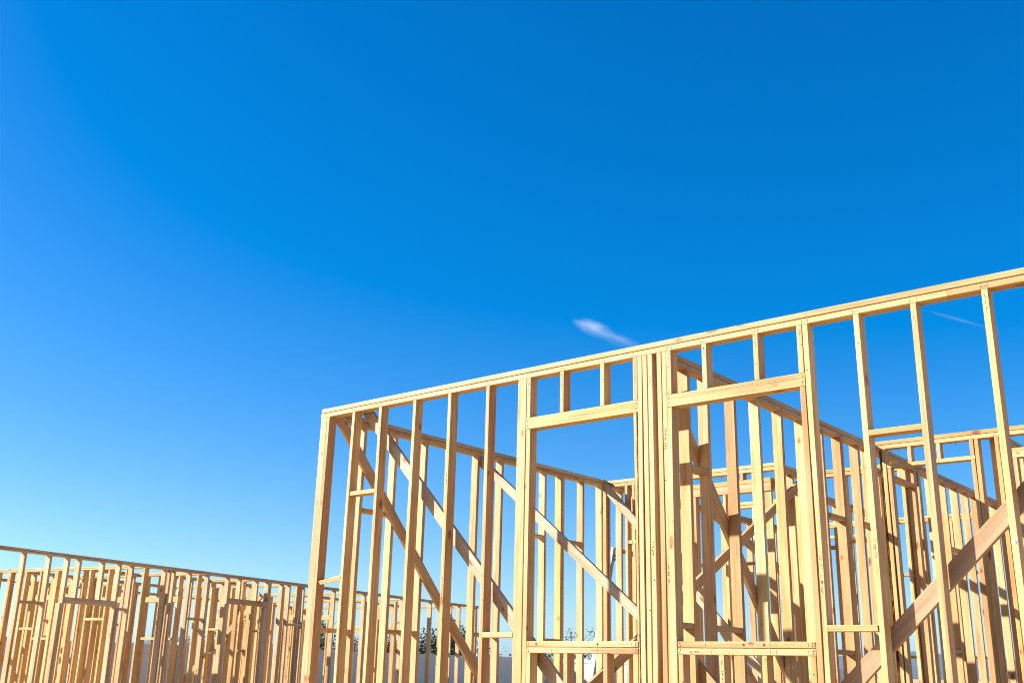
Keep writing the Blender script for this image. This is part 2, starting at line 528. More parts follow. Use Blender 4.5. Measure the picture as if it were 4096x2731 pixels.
J1 = wall_v(near, WOOD, -5.169, -5.081, 10.8895, 11.53, [11.2], marks=False, lab='short return wall frame beside the back wall')
J1.bx('corner_stud', -5.169, -5.081, 11.49, 11.528, ZS + 0.038, ZU)
J1.bx('corner_stud', -5.169, -5.081, 10.891, 10.929, ZS + 0.038, ZU)
J1.piece('diagonal_brace', (-5.061, 6.42, -0.52), (-5.061, 11.35, 2.125), 0.098, 0.038, (0, 0.5, -0.8), BRACE)
B2 = wall_u(near, WOOD, -5.169, -3.93, 11.531, 11.62, [-5.05, -4.66, -4.62, -4.23, -3.95], lab='narrow back wall frame beside the cross wall')
B2.bx('fire_block', -4.60, -4.25, 11.533, 11.615, 1.44, 1.478, bow=False)
B2.bx('fire_block', -5.03, -4.68, 11.533, 11.615, 1.38, 1.418, bow=False)

i_studs = [6.714, 7.016, 7.452, 7.876, 8.311, 8.76, 9.168, 9.58, 9.621, 10.02, 10.31, 11.592, 11.632, 11.735, 11.775, 12.2, 12.64, 13.08, 13.475, 13.88, 14.29, 14.70, 15.1, 15.5]
I = wall_v(near, WOOD, -3.93, -3.841, 6.2905, VR, i_studs, seams=(8.16, 10.9, 13.4), lab='long cross wall frame running back from the post between the windows')
I.bx('header', -3.93, -3.841, 10.33, 11.572, 2.0, 2.043, bow=False)
I.bx('cripple_stud', -3.93, -3.841, 11.31, 11.348, 2.0445, ZU)
for a, b, z in ((6.735, 6.996, 1.46), (6.31, 6.694, 0.32), (9.19, 9.56, 1.415), (10.04, 10.29, 1.43), (9.19, 9.56, 0.213), (7.036, 7.432, 0.32), (8.33, 8.74, 0.25), (12.66, 13.06, 1.45), (13.1, 13.455, 1.47), (12.22, 12.62, 0.3), (13.9, 14.27, 1.45)):
    I.bx('fire_block', -3.928, -3.845, a, b, z - 0.02, z + 0.02, bow=False)
I.piece('diagonal_brace', (-3.950, 6.40, 2.28), (-3.950, 9.03, -0.70), 0.10, 0.036, (0, 0.7, 0.7), BRACE)
I.piece('diagonal_brace', (-3.90, 6.755, 0.075), (-3.15, 6.755, -0.70), 0.10, 0.038, (0.7, 0, 0.7), BRACE)

M1 = wall_v(near, WOOD, -5.66, -5.571, 11.62, VR, [11.66, 12.05, 12.46, 12.87, 13.27, 13.68, 14.09, 14.5, 14.9, 15.3, 15.66], seams=(13.9,), marks=False, lab='inner wall frame between the back rooms')
M2 = wall_u(near, WOOD, -7.379, -5.661, 13.2, 13.289, [-7.34, -7.0, -6.6, -6.2, -5.8, -5.69], marks=False, lab='inner cross wall frame between the back rooms')
for a, b in ((-6.98, -6.62), (-6.18, -5.82)):
    M2.bx('fire_block', a, b, 13.203, 13.286, 1.43, 1.468, bow=False)
r_studs = [-2.6365, -2.555]
R = wall_u(near, WOOD, -3.840, -0.30, 10.35, 10.439, r_studs, seams=(-1.9,), lab='rear cross wall frame with a door opening')
R.bx('corner_stud', -3.735, -3.697, 10.35, 10.439, ZS + 0.038, ZU)
bark_strip(R, -3.757, 10.352, 10.42, ZS + 0.05, ZU - 0.01, 0.016)
R.bx('header', -3.69, -2.845, 10.35, 10.439, 2.006, 2.045, bow=False)
R.bx('jack_stud', -3.69, -3.652, 10.352, 10.439, ZS + 0.038, 2.005)
R.bx('cripple_stud', -3.477, -3.439, 10.35, 10.439, 2.046, ZU)
R.bx('cripple_stud', -3.195, -3.157, 10.35, 10.439, 2.046, ZU)
R.bx('cripple_stud', -2.885, -2.847, 10.35, 10.439, 2.046, ZU)
R.bx('jack_stud', -2.885, -2.847, 10.352, 10.439, ZS + 0.038, 2.005)
R.bx('king_stud', -2.838, -2.80, 10.35, 10.439, ZS + 0.038, ZU)
R.bx('header', -2.534, -1.55, 10.351, 10.439, 1.985, 2.075, bow=False)
for u in (-2.515, -1.55):
    R.bx('jack_stud', u, u + SW, 10.352, 10.438, ZS + 0.038, 1.984)
for u in (-2.2, -1.8):
    R.bx('cripple_stud', u, u + SW, 10.351, 10.439, 2.076, ZU)
for u in (-1.49, -1.1, -0.7):
    R.bx('stud', u, u + SW, 10.35, 10.439, ZS + 0.038, ZU)

J = wall_v(near, WOOD, -2.73, -2.641, 10.4405, VR, [10.9, 11.3, 11.71, 12.11, 12.52, 12.93, 13.33, 13.74, 14.15, 14.55, 14.96, 15.37], seams=(12.8,), marks=False, lab='rear side wall frame behind the door opening')
J.bx('corner_stud', -2.73, -2.641, 10.462, 10.50, ZS + 0.038, ZU)
for a, b, z in ((10.92, 11.28, 1.45), (11.73, 12.09, 1.43), (12.54, 12.91, 1.46), (11.32, 11.69, 0.32)):
    J.bx('fire_block', -2.728, -2.645, a, b, z - 0.02, z + 0.02, bow=False)
k_studs = [-7.2, -6.8, -5.55, -5.15, -4.75, -4.35, -3.6, -3.2, -2.5, -2.1, -0.75]
K = wall_u(near, WOOD, -7.469, -0.30, VR + 0.001, VR + 0.09, k_studs, seams=(-4.1,), marks=False, lab='rearmost wall frame, glimpsed through the others')
K.bx('header', -6.78, -5.57, VR + 0.001, VR + 0.09, 2.04, 2.08, bow=False)
for u in (-6.4, -6.0):
    K.bx('cripple_stud', u, u + SW, VR + 0.001, VR + 0.09, 2.081, ZU)
K.bx('header', -2.08, -0.77, VR + 0.001, VR + 0.09, 1.78, 1.88, bow=False)
for a, b in ((-7.18, -6.82), (-5.53, -5.17), (-4.73, -4.37), (-3.58, -3.22), (-3.18, -2.52), (-2.48, -2.12)):
    for z in (1.45, 0.3):
        K.bx('fire_block', a, b, VR + 0.003, VR + 0.086, z - 0.019, z + 0.019, bow=False)
K.piece('diagonal_brace', (-3.6, VR - 0.03, 1.9), (-0.8, VR - 0.03, -0.7), 0.09, 0.038, (0.7, 0, 0.7), BRACE)

bm = bmesh.new()
box(bm, -7.50 + 3.5, -0.25 + 3.5, 6.17 - 10.5, VR + 0.12 - 10.5, -0.05, ZS + H)
link('foundation_slab', bm, CONCRETE, near)
near_slab_edge = None

# ---------------------------------------------------------------- left house, further off
left = house('house_frame', (-15.0, 15.0), TURN, 'lower timber house frame standing behind the nearer one on the left, many studs', 'house frame')
lv = [8.35, 8.75, 9.16, 9.605, 10.01, 10.32, 11.25, 11.49, 12.16, 12.25, 12.345, 12.69, 13.09, 13.575, 14.575, 14.63, 14.96, 15.16, 15.56, 16.03, 16.495, 16.96, 17.48, 17.9, 18.26, 18.85, 19.3, 19.97, 20.4, 20.85, 21.22, 21.7]
LY = wall_v(left, WOOD_PALE, -12.479, -12.39, 7.6, 22.0, lv, LZU, LZT, LZS, seams=(10.35, 13.0, 15.1, 18.0), marks=False, lab='long side wall frame with two framed openings')
for v in (10.28, 11.29, 13.535, 14.535):
    LY.bx('jack_stud', -12.479, -12.39, v - SW / 2, v + SW / 2, LZS + 0.038, 0.735 if v < 12 else 0.93)
LY.bx('header', -12.479, -12.389, 10.34, 11.23, 0.742, 0.822, bow=False)
LY.bx('header', -12.479, -12.389, 13.595, 14.555, 0.937, 1.024, bow=False)
for v in (10.52, 10.94):
    LY.bx('cripple_stud', -12.479, -12.39, v - SW / 2, v + SW / 2, 0.823, LZU)
for v in (13.865, 14.29):
    LY.bx('cripple_stud', -12.479, -12.39, v - SW / 2, v + SW / 2, 1.025, LZU)
for a, b, z in ((9.625, 9.99, 0.713), (11.31, 11.47, 0.715), (12.71, 13.07, 0.652), (15.18, 15.54, 0.675), (8.77, 9.14, 0.70), (18.28, 18.83, 0.66), (17.5, 17.88, 0.66)):
    LY.bx('fire_block', -12.477, -12.392, a, b, z - 0.019, z + 0.019, bow=False)
X1 = wall_u(left, WOOD_FAR, -17.6, -12.4795, 11.85, 11.939, [-17.4, -17.0, -16.6, -16.2, -15.92, -15.635, -15.597, -15.25, -15.212, -14.86, -14.50, -14.462, -14.07, -13.715, -13.30, -12.93, -12.55], LZU, LZT, LZS, seams=(-15.0,), marks=False, lab='front cross wall frame, its plate bright in the sun')
for a, b, z in ((-14.84, -14.52, 0.30), (-13.7, -13.32, 0.6), (-17.0, -16.6, 0.5), (-15.23, -14.88, 0.45)):
    X1.bx('fire_block', a + 0.0, b, 11.853, 11.935, z - 0.019, z + 0.019, bow=False)
X1b = wall_u(left, WOOD_FAR, -17.6, -15.62, 13.45, 13.54, [-17.4, -17.0, -16.45, -16.05, -15.7], LZU, LZT, LZS, marks=False, lab='short inner wall frame with a header')
X1b.bx('header', -16.98, -16.07, 13.452, 13.538, 1.02, 1.11, bow=False)
X1c = wall_u(left, WOOD_FAR, -15.5, -12.48, 13.05, 13.139, [-15.3, -14.9, -14.2, -13.75, -13.0, -12.6], LZU - 0.0, LZT, LZS, marks=False, lab='inner cross wall frame with a low header')
X1c.bx('header', -14.88, -14.22, 13.052, 13.137, 0.93, 1.02, bow=False)
X1c.bx('header', -13.73, -13.02, 13.052, 13.137, 0.93, 1.02, bow=False)
X1c.bx('fire_block', -13.73, -13.02, 13.053, 13.136, 0.33, 0.37, bow=False)
Y2 = wall_v(left, WOOD_FAR, -15.61, -15.521, 11.94, 15.50, [12.3, 12.7, 13.1, 13.6, 14.0, 14.4, 14.85, 15.2, 15.46], LZU, LZT, LZS, marks=False, lab='inner side wall frame, shaded')
for a, b in ((12.32, 12.68), (14.02, 14.38)):
    Y2.bx('fire_block', -15.608, -15.523, a, b, 0.6, 0.638, bow=False)
X2 = wall_u(left, WOOD_FAR, -15.52, -12.4795, 15.50, 15.589, [-15.40, -14.92, -14.49, -14.07, -13.655, -13.25, -12.88, -12.53], LZU, LZT, LZS, marks=False, lab='middle cross wall frame')
for a, b in ((-14.9, -14.51), (-13.63, -13.27)):
    X2.bx('fire_block', a, b, 15.503, 15.586, 0.55, 0.588, bow=False)
X2.piece('diagonal_brace', (-15.3, 15.47, -0.6), (-13.3, 15.47, 1.2), 0.09, 0.038, (0.7, 0, -0.7), BRACE)
X3 = wall_u(left, WOOD_FAR, -17.6, -12.4795, 17.70, 17.789, [-17.4, -17.0, -16.6, -15.4, -15.0, -14.6, -13.4, -13.0, -12.6], LZU, LZT, LZS, seams=(-14.8,), marks=False, lab='rear cross wall frame with door headers')
X3.bx('header', -16.58, -15.42, 17.702, 17.787, 0.87, 0.97, bow=False)
X3.bx('header', -14.58, -13.42, 17.702, 17.787, 0.87, 0.97, bow=False)
X4 = wall_u(left, WOOD_FAR, -17.6, -12.39, 22.0005, 22.089, [-17.5, -17.1, -16.7, -15.6, -15.2, -14.1, -13.7, -13.3, -12.45], LZU, LZT, LZS, seams=(-15.4,), marks=False, lab='rearmost wall frame of the left house')
X4.bx('header', -16.68, -15.62, 22.002, 22.087, 0.78, 0.93, bow=False)
X4.bx('header', -15.18, -14.12, 22.002, 22.087, 0.78, 0.93, bow=False)
for u in (-16.35, -16.0, -14.8, -14.45):
    X4.bx('cripple_stud', u, u + SW, 22.002, 22.087, 0.931, LZU)
Y3 = wall_v(left, WOOD_FAR, -17.69, -17.601, 10.4, 22.0, [10.6 + 0.41 * i for i in range(28)], LZU, LZT, LZS, seams=(14.0, 18.0), marks=False, lab='outer side wall frame of the left house')
Y3.piece('diagonal_brace', (-17.58, 12.2, 1.2), (-17.58, 14.4, -0.9), 0.09, 0.038, (0, 0.7, 0.7), BRACE)
Y4 = wall_v(left, WOOD_FAR, -14.3, -14.211, 17.79, 22.0, [18.1, 18.5, 19.3, 19.7, 20.1, 20.5, 20.9, 21.3, 21.7], LZU, LZT, LZS, marks=False, lab='inner wall frame at the back of the left house')
LY.piece('diagonal_brace', (-12.53, 12.9, -0.55), (-12.53, 14.0, -1.0), 0.09, 0.038, (0, 0.7, -0.7), BRACE)
Y5 = wall_v(left, WOOD_FAR, -14.02, -13.931, 11.94, 13.05, [12.0, 12.3, 12.62, 12.98], LZU, LZT, LZS, marks=False, lab='short inner wall frame of close studs')
Y6 = wall_v(left, WOOD_FAR, -13.6, -13.511, 13.14, 15.50, [13.2, 13.5, 13.9, 14.3, 14.7, 15.1, 15.45], LZU, LZT, LZS, marks=False, lab='inner wall frame beside the middle cross wall')
X5 = wall_u(left, WOOD_FAR, -17.6, -15.62, 14.6, 14.689, [-17.5, -17.1, -16.9, -16.5, -16.1, -15.9, -15.66], LZU, LZT, LZS, marks=False, lab='inner cross wall frame at the far left')
X6 = wall_u(left, WOOD_FAR, -13.50, -12.4795, 14.3, 14.389, [-13.45, -13.1, -12.75, -12.52], LZU, LZT, LZS, marks=False, lab='short inner cross wall frame')
for a, b, z in ((-13.43, -13.12, 0.55), (-12.73, -12.54, 0.2)):
    X6.bx('fire_block', a, b, 14.302, 14.386, z - 0.019, z + 0.019, bow=False)
X7 = wall_u(left, WOOD_FAR, -17.6, -12.4795, 19.6, 19.689, [-17.4, -16.9, -16.5, -15.9, -15.3, -14.9, -14.5, -13.9, -13.5, -13.1, -12.6], LZU, LZT, LZS, seams=(-15.0,), marks=False, lab='second rear cross wall frame')
for u in (-16.95, -16.5, -16.02):                     # green hold-down straps on the header
    bm = bmesh.new()
    box(bm, u - 0.015, u + 0.015, 13.443, 13.449, 0.98, 1.23)
    for vtx in bm.verts:
        vtx.co -= X1b.base
    link('metal_strap', bm, GREENPAINT, X1b.o)
bm = bmesh.new()
box(bm, -17.75 + 15, -12.35 + 15, 7.5 - 15, 22.15 - 15, -0.05, LZS + H)
link('foundation_slab', bm, CONCRETE, left)

# washer under a bolt head on the right-hand stud
bm = bmesh.new()
bmesh.ops.create_cone(bm, cap_ends=True, segments=20, radius1=0.011, radius2=0.011, depth=0.003, matrix=Matrix.Translation((-1.547, 6.1985, 0.73)) @ Matrix.Rotation(math.pi / 2, 4, 'X'))
bmesh.ops.create_cone(bm, cap_ends=True, segments=6, radius1=0.004, radius2=0.004, depth=0.008, matrix=Matrix.Translation((-1.547, 6.195, 0.73)) @ Matrix.Rotation(math.pi / 2, 4, 'X'))
for vtx in bm.verts:
    vtx.co -= F.base
link('bolt_washer', bm, GALV, F.o)


# a few bent nails under plates and headers
def nails(w, pts):
    for (u, v, z) in pts:
        bm = bmesh.new()
        bmesh.ops.create_cone(bm, cap_ends=True, segments=6, radius1=0.0022, radius2=0.0022, depth=0.05, matrix=Matrix.Translation(Vector((u, v, z)) - w.base) @ Matrix.Rotation(random.uniform(-0.2, 0.2), 4, 'Y'))
        link('nail', bm, STEELD, w.o)


nails(R, [(-3.66, 10.39, 2.18), (-3.57, 10.39, 2.18), (-3.50, 10.39, 2.18), (-3.02, 10.39, 2.18)])
nails(B, [(-6.93, 10.84, 2.185), (-6.1, 10.84, 2.185), (-5.8, 10.84, 2.185), (-5.25, 10.84, 2.185)])

# ------------------------------------------------------------------ lettering stamped on the window sill
cu = bpy.data.curves.new('lumber_stamp', 'FONT')
cu.body = '50  WSII  -'
cu.size = 0.02
cu.extrude = 0.0002
cu.materials.append(INK)
tmp = bpy.data.objects.new('stamp_source', cu)
C.objects.link(tmp)
bpy.context.view_layer.update()
tme = bpy.data.meshes.new_from_object(tmp.evaluated_get(bpy.context.evaluated_depsgraph_get()))
bpy.data.objects.remove(tmp)
if not tme.materials:
    tme.materials.append(INK)
to = bpy.data.objects.new('lumber_stamp', tme)
C.objects.link(to)
to.parent = F.o
to.matrix_local = Matrix.Translation(Vector((-3.60, 6.1993, 0.130)) - F.base) @ Matrix.Rotation(math.pi / 2, 4, 'X')

# ------------------------------------------------------------------ ground, hills
bm = bmesh.new()
for x0, x1 in ((-9000, 9000),):
    vs = [bm.verts.new((x, y, 0)) for x, y in ((-9000, -9000), (9000, -9000), (9000, 9000), (-9000, 9000))]
    bm.faces.new(vs)
g = link('ground', bm, DIRT)
g['kind'] = 'structure'


def ridge(name, dist, x0, x1, hmax, seed):
    rnd = random.Random(seed)
    bm = bmesh.new()
    n = 90
    ph = [rnd.uniform(0, 6.28) for _ in range(6)]
    rows = []
    for i in range(n + 1):
        t = i / n
        x = x0 + (x1 - x0) * t
        hgt = hmax * (0.62 + 0.2 * math.sin(5 * t * 3.1 + ph[0]) + 0.13 * math.sin(11 * t * 3.1 + ph[1]) + 0.05 * math.sin(31 * t * 3.1 + ph[2]) + 0.03 * math.sin(67 * t + ph[3]))
        row = []
        for k, (fy, fz) in enumerate(((0, -0.02), (0.25, 0.45), (0.5, 0.82), (0.75, 1.0), (1.2, 0.7), (1.8, -0.02))):
            p = cam2world(x + rnd.uniform(-1, 1) * dist * 0.004, dist * (1 + 0.22 * fy) + rnd.uniform(-1, 1) * dist * 0.005, 0)
            row.append(bm.verts.new((p.x, p.y, max(-2, hgt * fz * rnd.uniform(0.94, 1.04)))))
        rows.append(row)
    for i in range(n):
        for k in range(5):
            bm.faces.new((rows[i][k], rows[i + 1][k], rows[i + 1][k + 1], rows[i][k + 1]))
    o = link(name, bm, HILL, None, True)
    o['kind'] = 'structure'
    return o


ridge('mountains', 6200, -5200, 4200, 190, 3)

# ------------------------------------------------------------------ white vinyl fence
fa, fb = cam2world(-8.8, 29.4, 0), cam2world(3.1, 43.7, 0)
fence = empty('vinyl_fence', (fa.x, fa.y, 0), math.atan2(fb.y - fa.y, fb.x - fa.x))
tag(fence, 'white vinyl privacy fence with cap rail, seen between the studs', 'fence')
FL = (fb - fa).xy.length
FZ = 0.43 + H


def fence_run(x0, y0, ang, length):
    n = max(1, round(length / 2.4))
    step = length / n
    M = Matrix.Translation((x0, y0, 0)) @ Matrix.Rotation(ang, 4, 'Z')
    for i in range(n + 1):
        bm = bmesh.new()
        box(bm, -0.065, 0.065, -0.065, 0.065, -0.1, FZ + 0.02)
        bmesh.ops.create_cone(bm, cap_ends=True, segments=4, radius1=0.11, radius2=0.0, depth=0.07, matrix=Matrix.Translation((0, 0, FZ + 0.056)) @ Matrix.Rotation(math.pi / 4, 4, 'Z'))
        o = link('fence_post', bm, VINYL, fence)
        o.matrix_local = M @ Matrix.Translation((i * step, 0, 0))
        if i == n:
            break
        bm = bmesh.new()
        w_ = step - 0.132
        k = 14
        for j in range(k):
            a = 0.066 + w_ * j / k
            box(bm, a + 0.003, a + w_ / k - 0.003, -0.011, 0.011, 0.12, FZ - 0.14)
            box(bm, a - 0.003, a + 0.003, -0.006, 0.006, 0.12, FZ - 0.14)
        o = link('fence_panel', bm, VINYL, fence)
        o.matrix_local = M @ Matrix.Translation((i * step, 0, 0))
        for z0, z1, nm in ((FZ - 0.142, FZ, 'cap_rail'), (0.03, 0.125, 'bottom_rail')):
            bm = bmesh.new()
            box(bm, 0.066, 0.066 + w_, -0.03, 0.03, z0, z1)
            o = link(nm, bm, VINYL, fence)
            o.matrix_local = M @ Matrix.Translation((i * step, 0, 0))


FE = FL - 1.5
fence_run(0, 0, 0, FE)
fence_run(FE, 0, -1.42, 4.6)
fence_run(FE + 4.6 * math.cos(-1.42), 4.6 * math.sin(-1.42), 0.15, 26)
fence_run(-14.4, 0, 0, 14.4)


# ------------------------------------------------------------------ trees
def leaf_mat(name, cols):
    m, nt, b = new_mat(name)
    gi = N(nt, 'ShaderNodeNewGeometry')
    r = ramp(nt, [(i / (len(cols) - 1), c) for i, c in enumerate(cols)])
    nt.links.new(gi.outputs['Random Per Island'], r.inputs[0])
    nt.links.new(r.outputs[0], b.inputs['Base Color'])
    b.inputs['Roughness'].default_value = 0.6
    return m


LEAF_D = leaf_mat('leaf_dark', [(0.018, 0.045, 0.018), (0.035, 0.075, 0.03), (0.05, 0.10, 0.035)])
LEAF_L = leaf_mat('leaf_light', [(0.07, 0.13, 0.02), (0.13, 0.20, 0.03), (0.18, 0.25, 0.04)])
LEAF_B = leaf_mat('leaf_brown', [(0.05, 0.045, 0.025), (0.08, 0.06, 0.03), (0.10, 0.07, 0.03)])
TRUNK = flat('trunk_bark', (0.06, 0.045, 0.03), 0.95, (0.12, 0.09, 0.06), 12)


def tube(bm, pts, rads, seg=7):
    prev = None
    for p, r in zip(pts, rads):
        ringv = [bm.verts.new((p[0] + r * math.cos(6.283 * k / seg), p[1] + r * math.sin(6.283 * k / seg), p[2])) for k in range(seg)]
        if prev:
            for k in range(seg):
                bm.faces.new((prev[k], prev[(k + 1) % seg], ringv[(k + 1) % seg], ringv[k]))
        prev = ringv
    bm.faces.new(prev)


def tree(name, x, y, h, w, shape, mat, label, leaves=1500, seed=1, size=0.115, group='trees beyond the fence'):
    rnd = random.Random(seed)
    p = cam2world(x, y, -H)
    t = empty(name, (p.x, p.y, 0))
    tag(t, label, 'tree', group)
    bm = bmesh.new()
    th = h * (0.9 if shape == 'cone' else 0.6)
    tube(bm, [(0, 0, -0.1), (0.03 * h * rnd.uniform(-.3, .3), 0, th * 0.5), (0.02 * h * rnd.uniform(-1, 1), 0.02 * h, th)], [0.035 * h, 0.022 * h, 0.006 * h])
    tips = []
    for i in range(14 if shape != 'bare' else 26):
        a = rnd.uniform(0, 6.283)
        z0 = h * rnd.uniform(0.25, 0.6)
        rr = w / 2 * rnd.uniform(0.4, 1.0)
        if shape == 'cone':
            rr *= 1 - z0 / h
        z1 = min(h * 0.98, z0 + h * rnd.uniform(0.1, 0.45))
        tip = (rr * math.cos(a), rr * math.sin(a), z1)
        mid = (tip[0] * 0.45, tip[1] * 0.45, z0 + (z1 - z0) * 0.6)
        tube(bm, [(0, 0, z0), mid, tip], [0.012 * h, 0.007 * h, 0.003 * h], 5)
        tips.append(tip)
    link('trunk', bm, TRUNK, t)
    bm = bmesh.new()
    clumps = []
    for i in range(26):
        while True:
            a, b, c = rnd.uniform(-1, 1), rnd.uniform(-1, 1), rnd.uniform(-1, 1)
            if a * a + b * b + c * c < 1:
                break
        if shape == 'cone':
            z = h * rnd.uniform(0.14, 0.99)
            rad = w / 2 * (1 - z / h) * 1.05 + 0.05
            clumps.append((a * rad, b * rad, z, w * 0.13))
        else:
            clumps.append((a * w * 0.38, b * w * 0.38, h * 0.66 + c * h * 0.27, w * rnd.uniform(0.09, 0.17)))
    if shape == 'bare':
        clumps = [(*q, w * 0.05) for q in tips]
    for i in range(int(leaves * 1.7)):
        cx, cy, cz, cr = rnd.choice(clumps)
        px, py, pz = cx + rnd.gauss(0, cr), cy + rnd.gauss(0, cr), cz + rnd.gauss(0, cr * (0.8 if shape != 'cone' else 1.2))
        if pz < 0.08 * h:
            continue
        s = size * rnd.uniform(0.5, 1.2)
        M = Matrix.Translation((px, py, pz)) @ Matrix.Rotation(rnd.uniform(0, 6.28), 4, 'Z') @ Matrix.Rotation(rnd.uniform(-1.3, 1.3), 4, 'X') @ Matrix.Rotation(rnd.uniform(-1.3, 1.3), 4, 'Y')
        bm.faces.new([bm.verts.new(M @ Vector(q)) for q in ((-s, 0, 0), (0, -s * 0.45, s * 0.1), (s, 0, 0), (0, s * 0.45, s * 0.1))])
    link('crown', bm, mat, t)
    return t


# direction (x/y) and angular height come from the place each tree stands beyond the fence
tree('conifer_tree', -20.3, 82, 5.7, 2.4, 'cone', LEAF_D, 'slim dark conifer, the left of two, seen through the left house frame', 1500, 11)
tree('conifer_tree', -16.9, 71, 4.9, 2.6, 'cone', LEAF_D, 'slim dark conifer on the right of two, between the house frames', 1500, 12)
tree('evergreen_tree', -13.6, 78, 4.7, 3.2, 'round', LEAF_D, 'small round dark evergreen seen through the narrow stud gap left of the brace foot', 1500, 13)
tree('evergreen_tree', -8.4, 76, 3.7, 3.0, 'round', LEAF_D, 'low round dark evergreen with a flat top, just above the fence', 1500, 14)
tree('broadleaf_tree', -4.7, 66, 3.5, 2.4, 'round', LEAF_D, 'dark blue-green broadleaf tree behind the lower left window area', 1600, 15)
tree('broadleaf_tree', -3.1, 66, 3.9, 2.6, 'round', LEAF_D, 'tallest dense dark green broadleaf tree above the white fence', 1900, 16)
tree('bare_tree', 3.7, 60, 3.5, 3.2, 'bare', LEAF_D, 'thin tree with sparse open twigs above the window sill', 220, 17)
tree('garden_bush', 1.9, 48, 2.05, 1.6, 'round', LEAF_L, 'yellow-green leafy bush just over the fence under the sill', 1300, 18)
tree('garden_bush', 4.2, 49, 1.9, 1.9, 'round', LEAF_B, 'brown dull bush over the fence under the sill', 1200, 19)
tree('garden_bush', -0.2, 56, 2.0, 3.2, 'round', LEAF_B, 'low brown hedge-like bush left of the first window', 1200, 20)
tree('garden_bush', -10.9, 74, 2.6, 5.5, 'round', LEAF_B, 'broad low brown bush behind the fence at left', 1500, 21)
tree('garden_bush', -16.0, 60, 2.3, 4.0, 'round', LEAF_D, 'wide low dark bush behind the fence below the conifers', 1500, 22)

# ------------------------------------------------------------------ lift with a raised steel boom behind the near house
bp = cam2world(2.37, 30.0, -H)
lift = empty('boom_lift', (bp.x, bp.y, 0), -AZ)
tag(lift, 'grey blue steel boom lift with its mast raised and tilted, behind the near house', 'boom lift')
bm = bmesh.new()
box(bm, -1.9, 0.5, -0.75, 0.75, 0.45, 0.85)
box(bm, -1.7, -0.5, -0.6, 0.6, 0.85, 1.15)
link('chassis', bm, STEEL, lift)
for x in (-1.5, 0.1):
    for y in (-0.8, 0.8):
        bm = bmesh.new()
        bmesh.ops.create_cone(bm, cap_ends=True, segments=20, radius1=0.42, radius2=0.42, depth=0.28, matrix=Matrix.Translation((x, y, 0.42)) @ Matrix.Rotation(math.pi / 2, 4, 'X'))
        bmesh.ops.create_cone(bm, cap_ends=True, segments=12, radius1=0.2, radius2=0.2, depth=0.31, matrix=Matrix.Translation((x, y, 0.42)) @ Matrix.Rotation(math.pi / 2, 4, 'X'))
        link('wheel', bm, RUBBER, lift)
# mast leans to the right; two telescoping sections
p0 = Vector((0.0, 0, 0.75))
p1 = Vector((0.66, 0, 4.72))
ax = (p1 - p0).normalized()


def mast(a, b, wd, dp, name, mat):
    A, Bp = p0 + ax * a, p0 + ax * b
    bm = bmesh.new()
    box(bm, -wd / 2, wd / 2, -dp / 2, dp / 2, 0, (Bp - A).length)
    n = int((Bp - A).length / 0.16)
    for i in range(n):
        box(bm, -wd / 2 - 0.012, -wd / 2 + 0.001, -dp / 2 + 0.02, dp / 2 - 0.02, 0.05 + i * 0.16, 0.10 + i * 0.16)
    o = link(name, bm, mat, lift)
    o.matrix_local = Matrix.Translation(A) @ ax.to_track_quat('Z', 'X').to_matrix().to_4x4() @ Matrix.Rotation(0.6, 4, 'Z')
    return o


mast(0, 1.9, 0.19, 0.18, 'boom_section', STEEL)
mast(1.9, 4.02, 0.105, 0.10, 'boom_section', STEEL)
bm = bmesh.new()
box(bm, -0.02, 0.2, -0.03, 0.03, -0.02, 0.03)
box(bm, 0.16, 0.2, -0.05, 0.05, -0.02, 0.12)
o = link('boom_hook', bm, STEELD, lift)
o.matrix_local = Matrix.Translation(p0 + ax * 3.62) @ Matrix.Rotation(-0.5, 4, 'Y')


# ------------------------------------------------------------------ clouds: small wisps of real vapour, high up
def cloud_mat(name, dens, scale):
    m = bpy.data.materials.new(name)
    m.use_nodes = True
    nt = m.node_tree
    nt.nodes.clear()
    out = N(nt, 'ShaderNodeOutputMaterial')
    vol = N(nt, 'ShaderNodeVolumePrincipled')
    vol.inputs['Color'].default_value = (0.94, 1.0, 0.97, 1)
    vol.inputs['Anisotropy'].default_value = 0.1
    tc = N(nt, 'ShaderNodeTexCoord')
    # falls off from the middle of the unit ball, broken up by noise
    ln = N(nt, 'ShaderNodeVectorMath', operation='LENGTH')
    nt.links.new(tc.outputs['Object'], ln.inputs[0])
    ns = N(nt, 'ShaderNodeTexNoise')
    ns.inputs['Scale'].default_value = scale
    ns.inputs['Detail'].default_value = 5
    nt.links.new(tc.outputs['Object'], ns.inputs['Vector'])
    sub = N(nt, 'ShaderNodeMath', operation='SUBTRACT')
    nt.links.new(ns.outputs['Fac'], sub.inputs[0])
    mm = N(nt, 'ShaderNodeMath', operation='MULTIPLY')
    mm.inputs[1].default_value = 0.62
    nt.links.new(ln.outputs['Value'], mm.inputs[0])
    nt.links.new(mm.outputs[0], sub.inputs[1])
    mr = N(nt, 'ShaderNodeMapRange')
    mr.inputs['From Min'].default_value = 0.0
    mr.inputs['From Max'].default_value = 0.45
    mr.inputs['To Min'].default_value = 0.0
    mr.inputs['To Max'].default_value = dens
    nt.links.new(sub.outputs[0], mr.inputs['Value'])
    nt.links.new(mr.outputs[0], vol.inputs['Density'])
    nt.links.new(vol.outputs[0], out.inputs['Volume'])
    return m


